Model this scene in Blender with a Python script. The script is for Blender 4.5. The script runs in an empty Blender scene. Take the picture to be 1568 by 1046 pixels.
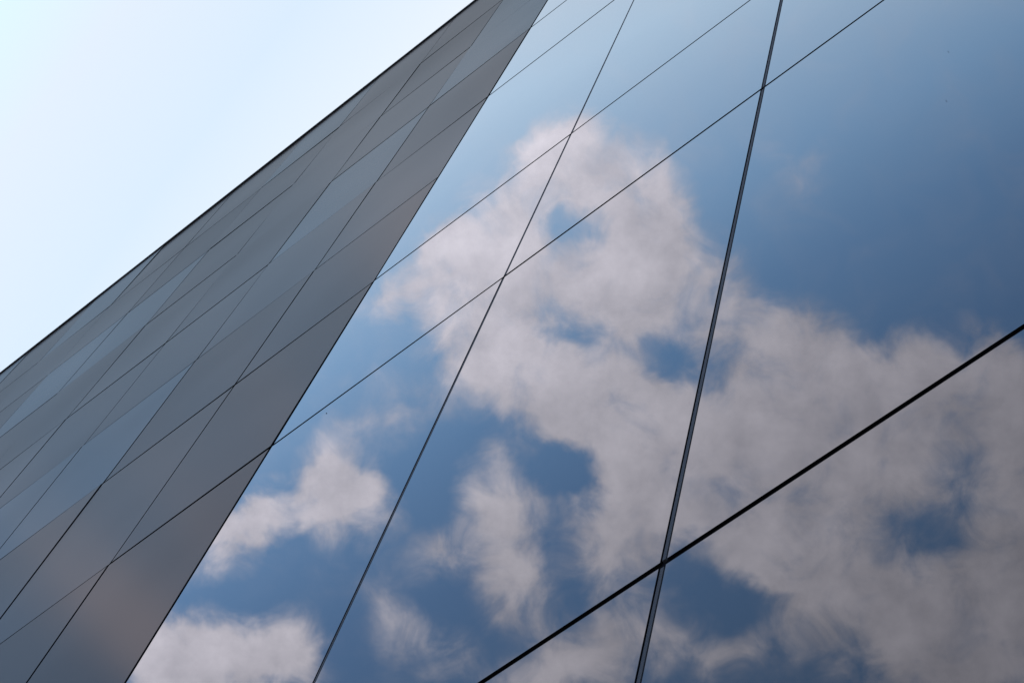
import bpy, math, random
from mathutils import Vector, Matrix
random.seed(7)
S=bpy.context.scene
W=1.6          # camera to facade distance (m)
EYE=1.6
F=3624.0
v=Vector((597,-1397,3624)).normalized()
h=Vector((-8227,5884,3624)); h=(h-v*h.dot(v)).normalized()
n=v.cross(h).normalized()
AX,AY,AZ=-h,-n,v
right=Vector((AX.x,AY.x,AZ.x)); down=Vector((AX.y,AY.y,AZ.y)); fwd=Vector((AX.z,AY.z,AZ.z))
cam=bpy.data.cameras.new("camera"); co=bpy.data.objects.new("camera",cam); S.collection.objects.link(co)
up=-down; back=-fwd
m=Matrix(((right.x,up.x,back.x,0),(right.y,up.y,back.y,0),(right.z,up.z,back.z,EYE),(0,0,0,1)))
co.matrix_world=m
cam.sensor_width=36; cam.lens=36*F/1568; cam.clip_end=5000; cam.clip_start=.05
S.camera=co
S.view_settings.view_transform='Standard'; S.view_settings.look='None'; S.view_settings.exposure=0

def mat(name):
    M=bpy.data.materials.new(name); M.use_nodes=True
    nt=M.node_tree; b=nt.nodes['Principled BSDF']; return M,nt,b
def noise_bump(nt,b,scale,dist,strength=1):
    tc=nt.nodes.new('ShaderNodeTexCoord'); nz=nt.nodes.new('ShaderNodeTexNoise')
    nz.inputs['Scale'].default_value=scale; nz.inputs['Detail'].default_value=1
    bp=nt.nodes.new('ShaderNodeBump'); bp.inputs['Distance'].default_value=dist; bp.inputs['Strength'].default_value=strength
    nt.links.new(tc.outputs['Object'],nz.inputs['Vector']); nt.links.new(nz.outputs['Fac'],bp.inputs['Height'])
    nt.links.new(bp.outputs['Normal'],b.inputs['Normal']); return bp
glass,nt,b=mat("coated_glass")
b.inputs['Base Color'].default_value=(.014,.013,.016,1); b.inputs['IOR'].default_value=2.0
b.inputs['Roughness'].default_value=.0
noise_bump(nt,b,.9,.0006)

clad,nt,b=mat("smoked_cladding_panel")
out=[x for x in nt.nodes if x.type=='OUTPUT_MATERIAL'][0]
nt.nodes.remove(b)
at=nt.nodes.new('ShaderNodeAttribute'); at.attribute_name='tint'
tc=nt.nodes.new('ShaderNodeTexCoord')
nz=nt.nodes.new('ShaderNodeTexNoise'); nz.inputs['Scale'].default_value=.45; nz.inputs['Detail'].default_value=3
nt.links.new(tc.outputs['Object'],nz.inputs['Vector'])
mr=nt.nodes.new('ShaderNodeMapRange'); mr.inputs['From Min'].default_value=.3; mr.inputs['From Max'].default_value=.7
mr.inputs['To Min'].default_value=.88; mr.inputs['To Max'].default_value=1.06
nt.links.new(nz.outputs['Fac'],mr.inputs['Value'])
vm=nt.nodes.new('ShaderNodeVectorMath'); vm.operation='SCALE'
nt.links.new(at.outputs['Color'],vm.inputs[0]); nt.links.new(mr.outputs['Result'],vm.inputs['Scale'])
gl=nt.nodes.new('ShaderNodeBsdfGlossy'); gl.inputs['Roughness'].default_value=.15
df=nt.nodes.new('ShaderNodeBsdfDiffuse'); df.inputs['Color'].default_value=(.07,.062,.058,1)
ad=nt.nodes.new('ShaderNodeAddShader')
nt.links.new(vm.outputs['Vector'],gl.inputs['Color'])
nt.links.new(gl.outputs[0],ad.inputs[0]); nt.links.new(df.outputs[0],ad.inputs[1]); nt.links.new(ad.outputs[0],out.inputs['Surface'])

def simple(name,c,r=.6,var=0.15,sc=8):
    M,nt,b=mat(name)
    nz=nt.nodes.new('ShaderNodeTexNoise'); nz.inputs['Scale'].default_value=sc; nz.inputs['Detail'].default_value=5
    tc=nt.nodes.new('ShaderNodeTexCoord'); nt.links.new(tc.outputs['Object'],nz.inputs['Vector'])
    cr=nt.nodes.new('ShaderNodeValToRGB')
    cr.color_ramp.elements[0].color=(*[k*(1-var) for k in c],1); cr.color_ramp.elements[1].color=(*[k*(1+var) for k in c],1)
    nt.links.new(nz.outputs['Fac'],cr.inputs['Fac']); nt.links.new(cr.outputs['Color'],b.inputs['Base Color'])
    b.inputs['Roughness'].default_value=r; b.inputs['Specular IOR Level'].default_value=.05
    return M
joint=simple("joint_sealant",(.011,.010,.013),.8)
gasket=simple("gasket_rubber",(.13,.125,.135),.6)
capm=simple("parapet_metal",(.03,.03,.035),.5)
core=simple("building_core",(.06,.06,.06),.8)
pave=simple("paving",(.3,.29,.27),.85,.2,1.5)
speckm=simple("dried_dirt",(.03,.03,.03),.8)

root=bpy.data.objects.new("glass_office_building",None); S.collection.objects.link(root)
def mesh(name,vs,fs,mats,mi=None,parent=root):
    me=bpy.data.meshes.new(name); me.from_pydata(vs,[],fs)
    for k in mats: me.materials.append(k)
    if mi: me.polygons.foreach_set('material_index',mi)
    o=bpy.data.objects.new(name,me); S.collection.objects.link(o)
    if parent: o.parent=parent
    return o
def box(x0,x1,y0,y1,z0,z1,vs,fs):
    k=len(vs); vs+= [(x,y,z) for x in(x0,x1) for y in(y0,y1) for z in(z0,z1)]
    fs+= [tuple(k+i for i in f) for f in((0,1,3,2),(4,6,7,5),(0,4,5,1),(2,3,7,6),(0,2,6,4),(1,5,7,3))]

Z=lambda a:a*W+EYE
right_cols=[-2.762,-1.954,-1.133]+[-1.133+.815*k for k in range(1,12)]
right_rows=[-.95,.39,1.69,2.997,5.603,6.925,9.175,10.36,12.6,13.74]
left_cols=[-2.762-.608*k for k in range(0,20)]
left_rows=[-.95,.39,1.69,2.997,4.30,5.603,6.925,8.06,9.175,10.36,11.5,12.6,13.74]
D=.010
def panel(x0,x1,z0,z1,vs,fs,mi,tilt):
    k=len(vs); t=[random.uniform(-tilt,tilt) for _ in range(3)]
    y00=t[0];y10=t[1];y01=t[2];y11=y10+y01-y00
    P=[(x0,W+y00,z0),(x1,W+y10,z0),(x1,W+y11,z1),(x0,W+y01,z1)]
    vs+=P+[(p[0],W+D,p[2]) for p in P]
    fs+=[(k,k+1,k+2,k+3)]; mi.append(0)
    for i in range(4):
        j=(i+1)%4; fs.append((k+i,k+4+i,k+4+j,k+j)); mi.append(1)
vs,fs,mi=[],[],[]
gv=[.020,.015,.021]+[.018]*20
for i in range(len(right_cols)-1):
    for j in range(len(right_rows)-1):
        x0=right_cols[i]*W+gv[i]/2; x1=right_cols[i+1]*W-gv[i+1]/2
        panel(x0,x1,Z(right_rows[j])+.016,Z(right_rows[j+1])-.016,vs,fs,mi,.0007)
mesh("glass_panels",vs,fs,[glass,joint],mi)
vs,fs,mi=[],[],[]; tints=[]
for i in range(len(left_cols)-1):
    for j in range(len(left_rows)-1):
        x1=left_cols[i]*W-(.011 if i==0 else .007); x0=left_cols[i+1]*W+.007
        panel(x0,x1,Z(left_rows[j])+.015,Z(left_rows[j+1])-.015,vs,fs,mi,.002)
        r=random.random(); zc=(left_rows[j]+left_rows[j+1])/2
        q=min(1,max(0,(zc-4.5)/4))
        warm=Vector((.190,.153,.131)); cool=Vector((.172,.165,.160))  # reflected sky tone painted into the tint, warm low rows to cool high rows
        c=warm.lerp(cool,q)*random.uniform(.94,1.06)
        if r<.15 and q>.3: c=Vector((.188,.195,.198))
        tints+= [c]*5
o=mesh("cladding_panels",vs,fs,[clad,joint],mi)
ca=o.data.attributes.new('tint','FLOAT_COLOR','FACE')
for i,c in enumerate(tints): ca.data[i].color=(*c,1)
xl=left_cols[-1]*W; xr=right_cols[-1]*W; zt=Z(13.74)
vs,fs=[],[]; box(xl,xr,W+.008,W+.2,0,zt-.02,vs,fs); mesh("joint_backing",vs,fs,[joint])
vs,fs=[],[]; box(xl,xr,W+.203,W+18,0,zt-.03,vs,fs); mesh("core_walls",vs,fs,[core])
vs,fs=[],[]; box(xl-.02,xr+.02,W-.015,W+.35,zt-.012,zt+.05,vs,fs); box(xl-.02,xr+.02,W+17.7,W+18.03,zt-.012,zt+.05,vs,fs); mesh("parapet_cap",vs,fs,[capm])
vs,fs=[],[]
for i in range(1,len(right_cols)-1):
    x=right_cols[i]*W; g=gv[i]*.24
    for j in range(len(right_rows)-1):
        box(x-g,x+g,W+.0005,W+.0075,Z(right_rows[j])+.02,Z(right_rows[j+1])-.02,vs,fs)
mesh("joint_gaskets",vs,fs,[gasket])
# dirt specks stuck on the glass (facade metres)
vs,fs=[],[]
for (x,z,r) in [(-2.538,5.516,.0028),(-.61,4.694,.0016),(-.622,4.347,.0013)]:
    k=len(vs); xx=x*W; zz=Z(z)
    for q in range(8):
        aa=q*math.pi/4; rr=r*random.uniform(.7,1.2); vs.append((xx+rr*math.cos(aa),W-.0015,zz+2.0*rr*math.sin(aa)))
    vs.append((xx,W-.0035,zz))
    fs+=[(k+q,k+(q+1)%8,k+8) for q in range(8)]
mesh("dirt_specks",vs,fs,[speckm])
vs=[(-600,-600,0),(600,-600,0),(600,600,0),(-600,600,0)]
mesh("ground",vs,[(0,1,2,3)],[pave],None,None)

# ---------------- world
w=bpy.data.worlds.new("World"); S.world=w; w.use_nodes=True; nt=w.node_tree; nt.nodes.clear()
try:
    w.cycles.sampling_method='MANUAL'; w.cycles.sample_map_resolution=128
except Exception as e: print(e)
N=nt.nodes.new; L=nt.links.new
def math_(op,a,b=None,c=None,clamp=False):
    x=N('ShaderNodeMath'); x.operation=op; x.use_clamp=clamp
    for i,k in enumerate((a,b,c)):
        if k is None: continue
        if isinstance(k,(int,float)): x.inputs[i].default_value=k
        else: L(k,x.inputs[i])
    return x.outputs[0]
def mrange(val,a,b,c,d,smooth=False):
    x=N('ShaderNodeMapRange'); L(val,x.inputs['Value'])
    if smooth: x.interpolation_type='SMOOTHSTEP'
    for k,q in zip(('From Min','From Max','To Min','To Max'),(a,b,c,d)): x.inputs[k].default_value=q
    return x.outputs['Result']
tc=N('ShaderNodeTexCoord')
def dot(vec,src=None):
    x=N('ShaderNodeVectorMath'); x.operation='DOT_PRODUCT'; L(src or tc.outputs['Generated'],x.inputs[0]); x.inputs[1].default_value=vec; return x.outputs['Value']
fl=lambda q:Vector((q.x,-q.y,q.z))
a,bb,c=dot(fl(right)),dot(fl(down)),dot(fl(fwd))
c=math_('MAXIMUM',c,.15)
U=math_('MULTIPLY_ADD',math_('DIVIDE',a,c),F/100,7.84)
V=math_('MULTIPLY_ADD',math_('DIVIDE',bb,c),F/100,5.23)
cx=N('ShaderNodeCombineXYZ'); L(U,cx.inputs[0]); L(V,cx.inputs[1]); P=cx.outputs[0]
def noise(scale,detail,rough,off=(0,0,0),vec=None,dist=0):
    mp=N('ShaderNodeVectorMath'); mp.operation='ADD'; mp.inputs[1].default_value=off; L(vec or P,mp.inputs[0])
    x=N('ShaderNodeTexNoise'); x.noise_dimensions='2D'; x.inputs['Scale'].default_value=scale; x.inputs['Detail'].default_value=detail
    x.inputs['Roughness'].default_value=rough; x.inputs['Distortion'].default_value=dist; L(mp.outputs[0],x.inputs['Vector']); return x
wz=noise(.9,4,.55)
sb=N('ShaderNodeVectorMath'); sb.operation='SUBTRACT'; L(wz.outputs['Color'],sb.inputs[0]); sb.inputs[1].default_value=(.5,.5,.5)
sc=N('ShaderNodeVectorMath'); sc.operation='SCALE'; L(sb.outputs[0],sc.inputs[0]); sc.inputs['Scale'].default_value=.85
aw=N('ShaderNodeVectorMath'); L(P,aw.inputs[0]); L(sc.outputs[0],aw.inputs[1]); PW=aw.outputs[0]
blobs=[
(9.1,2.5,1.0,.75,20,1),(7.7,3.4,1.5,.75,-40,1),(10.0,3.3,.7,.8,0,.9),(10.0,4.4,1.15,1.1,0,1.1),(8.9,4.4,1.3,.9,0,.8),(8.5,2.7,.6,.7,0,.6),(8.6,3.5,1.0,.9,0,.3),
(7.35,4.4,.9,1.1,0,.9),(7.3,5.3,.9,1.1,0,.7),(8.3,5.8,1.4,.8,20,1),(9.2,6.4,1.7,.8,20,1),(10.3,6.7,1.6,1.1,0,1.1),(11.2,7.1,1.5,1.0,0,1),
(12.1,5.4,.9,.8,0,.9),(13.3,6.0,1.5,.85,0,1),(14.6,5.8,1.3,.8,0,1),(14.2,6.9,1.6,.8,-15,.8),(12.2,6.6,1.4,1.0,0,.9),(12.7,7.5,1.6,.9,0,.9),(15.5,6.4,.9,1.1,0,.8),(11.3,5.9,.8,.8,0,.55),
(11.5,8.4,.9,.6,20,.8),(9.4,8.3,.9,.8,-40,.9),(10.1,7.6,1.1,.7,0,.8),(7.6,7.8,.75,1.0,0,.95),(7.9,8.9,.7,.8,-40,.75),(6.7,8.4,.6,.4,-40,.4),
(6.0,4.5,.6,.35,-15,.55),(6.5,3.9,.6,.35,-40,.6),(4.3,7.75,1.3,.42,-15,1),(3.4,8.3,.8,.45,-40,.8),(5.15,7.2,.5,.9,20,.7),(5.4,7.9,.7,.6,0,.7),
(3.5,10.1,1.4,.75,0,1.1),(2.4,10.1,.8,.8,0,.9),(4.4,9.9,.5,.7,0,.6),(9.3,9.8,1.4,.7,-15,.8),(8.5,10.4,.9,.5,0,.6),
(13.4,9.4,2.1,1.2,20,.95),(15.1,9.6,1.6,1.5,0,1),(12.4,8.8,1.0,.6,20,.7),(15.0,8.2,1.1,.6,20,.7),(15.9,7.6,.8,.7,0,.6),(6.0,9.5,.8,.5,45,.4),(6.9,10.1,.8,.5,45,.4),
(1.3,9.0,1.2,.8,0,.6),(12.2,2.6,1.0,.3,45,.14),(11.2,4.7,.5,.8,0,.5),(11,9.9,1.2,.6,0,.5),(6.2,6.3,.8,.5,20,.3)]
holes=[(8.62,3.42,.3,.2,20,.5),(10.35,5.5,.5,.3,20,.5),(8.75,5.2,.4,.2,0,.35),(14.2,8.0,.8,.5,20,.42),(11.2,9.4,.8,.5,0,.45),(12.15,5.95,.35,.2,20,.4),(8.7,7.3,.7,.4,20,.45),(6.7,7.2,.8,.9,0,.4),(13.0,6.8,.7,.25,-15,.3),(9.3,3.7,.3,.5,20,.25)]
frames={}
def frame(an):
    if an not in frames:
        if an==0: frames[an]=PW
        else:
            ca_,sa=math.cos(math.radians(an)),math.sin(math.radians(an))
            k=N('ShaderNodeCombineXYZ'); L(dot((ca_,sa,0),PW),k.inputs[0]); L(dot((-sa,ca_,0),PW),k.inputs[1]); frames[an]=k.outputs[0]
    return frames[an]
tot=None
for sign,lst in((1,blobs),(-1,holes)):
    for (u,vv,ru,rv,an,wt) in lst:
        ca_,sa=math.cos(math.radians(an)),math.sin(math.radians(an))
        uu,v2=ca_*u+sa*vv,-sa*u+ca_*vv
        ru*=1.28; rv*=1.28
        mp=N('ShaderNodeVectorMath'); mp.operation='MULTIPLY_ADD'; L(frame(an),mp.inputs[0])
        mp.inputs[1].default_value=(1/ru,1/rv,0); mp.inputs[2].default_value=(-uu/ru,-v2/rv,0)
        g=N('ShaderNodeTexGradient'); g.gradient_type='SPHERICAL'; L(mp.outputs[0],g.inputs[0])
        tot=math_('MULTIPLY_ADD',g.outputs['Fac'],sign*wt,tot if tot is not None else 0.0)
tot=math_('MINIMUM',tot,.85)
fb=noise(1.15,8,.58,(3.1,7.7,0),None,.4)
fbv=math_('SUBTRACT',fb.outputs['Fac'],.5)
amp=mrange(tot,0,.35,.45,1.4)
dens=math_('MULTIPLY_ADD',fbv,amp,tot)
mask=mrange(dens,-.08,.9,.0,.93,True)
mask=math_('MULTIPLY',mask,mrange(math_('MULTIPLY_ADD',V,.78,math_('MULTIPLY',U,.62)),3.2,6.2,0,1,True))
s=math_('MULTIPLY_ADD',V,.9,math_('MULTIPLY',U,.45))
t=math_('MULTIPLY_ADD',s,1/20,.2,clamp=True)
cr=N('ShaderNodeValToRGB'); L(t,cr.inputs['Fac'])
stops=[(-3,(.84,.87,.88)),(0.3,(.66,.77,.86)),(2.5,(.73,.80,.86)),(4.8,(.70,.93,1.17)),(7.5,(.36,.63,1.0)),(9.2,(.215,.43,.78)),(11.2,(.155,.315,.61)),(15,(.12,.235,.44))]
el=cr.color_ramp.elements
while len(el)<len(stops): el.new(.5)
for e,(p,cc) in zip(el,stops):
    e.position=(p+4)/20; e.color=(*[k/2 for k in cc],1)
s2=N('ShaderNodeVectorMath'); s2.operation='SCALE'; L(cr.outputs['Color'],s2.inputs[0]); s2.inputs['Scale'].default_value=2
cs=noise(1.0,5,.6,(5,1,0))
cm=math_('MULTIPLY',mrange(cs.outputs['Fac'],.3,.7,.85,1.14),mrange(math_('MULTIPLY_ADD',V,.4,math_('MULTIPLY',U,.8)),8,16,1.2,.76))
cm=math_('MULTIPLY',cm,mrange(dens,.2,1.3,.92,1.12))
cc=N('ShaderNodeVectorMath'); cc.operation='SCALE'; cc.inputs[0].default_value=(.98,.91,.97); L(cm,cc.inputs['Scale'])
mx=N('ShaderNodeMix'); mx.data_type='RGBA'; L(mask,mx.inputs['Factor']); L(s2.outputs[0],mx.inputs['A']); L(cc.outputs[0],mx.inputs['B'])
bg=N('ShaderNodeBackground'); L(mx.outputs['Result'],bg.inputs['Color'])
sky=N('ShaderNodeTexSky'); sky.sky_type='NISHITA'; sky.sun_disc=False
sun_dir=Vector((-.6,1.0,.85)).normalized()
sky.sun_elevation=math.asin(sun_dir.z); sky.sun_rotation=math.atan2(sun_dir.x,sun_dir.y)
b2=N('ShaderNodeBackground'); L(sky.outputs[0],b2.inputs['Color']); b2.inputs['Strength'].default_value=.05
ads=N('ShaderNodeAddShader'); L(bg.outputs[0],ads.inputs[0]); L(b2.outputs[0],ads.inputs[1])
ow=N('ShaderNodeOutputWorld'); L(ads.outputs[0],ow.inputs['Surface'])
sl=bpy.data.lights.new("sun",'SUN'); sl.energy=3; sl.angle=math.radians(.5); sl.color=(1,.95,.88)
so=bpy.data.objects.new("sun",sl); S.collection.objects.link(so); so.location=(0,0,60)
so.rotation_euler=sun_dir.to_track_quat('Z','Y').to_euler()
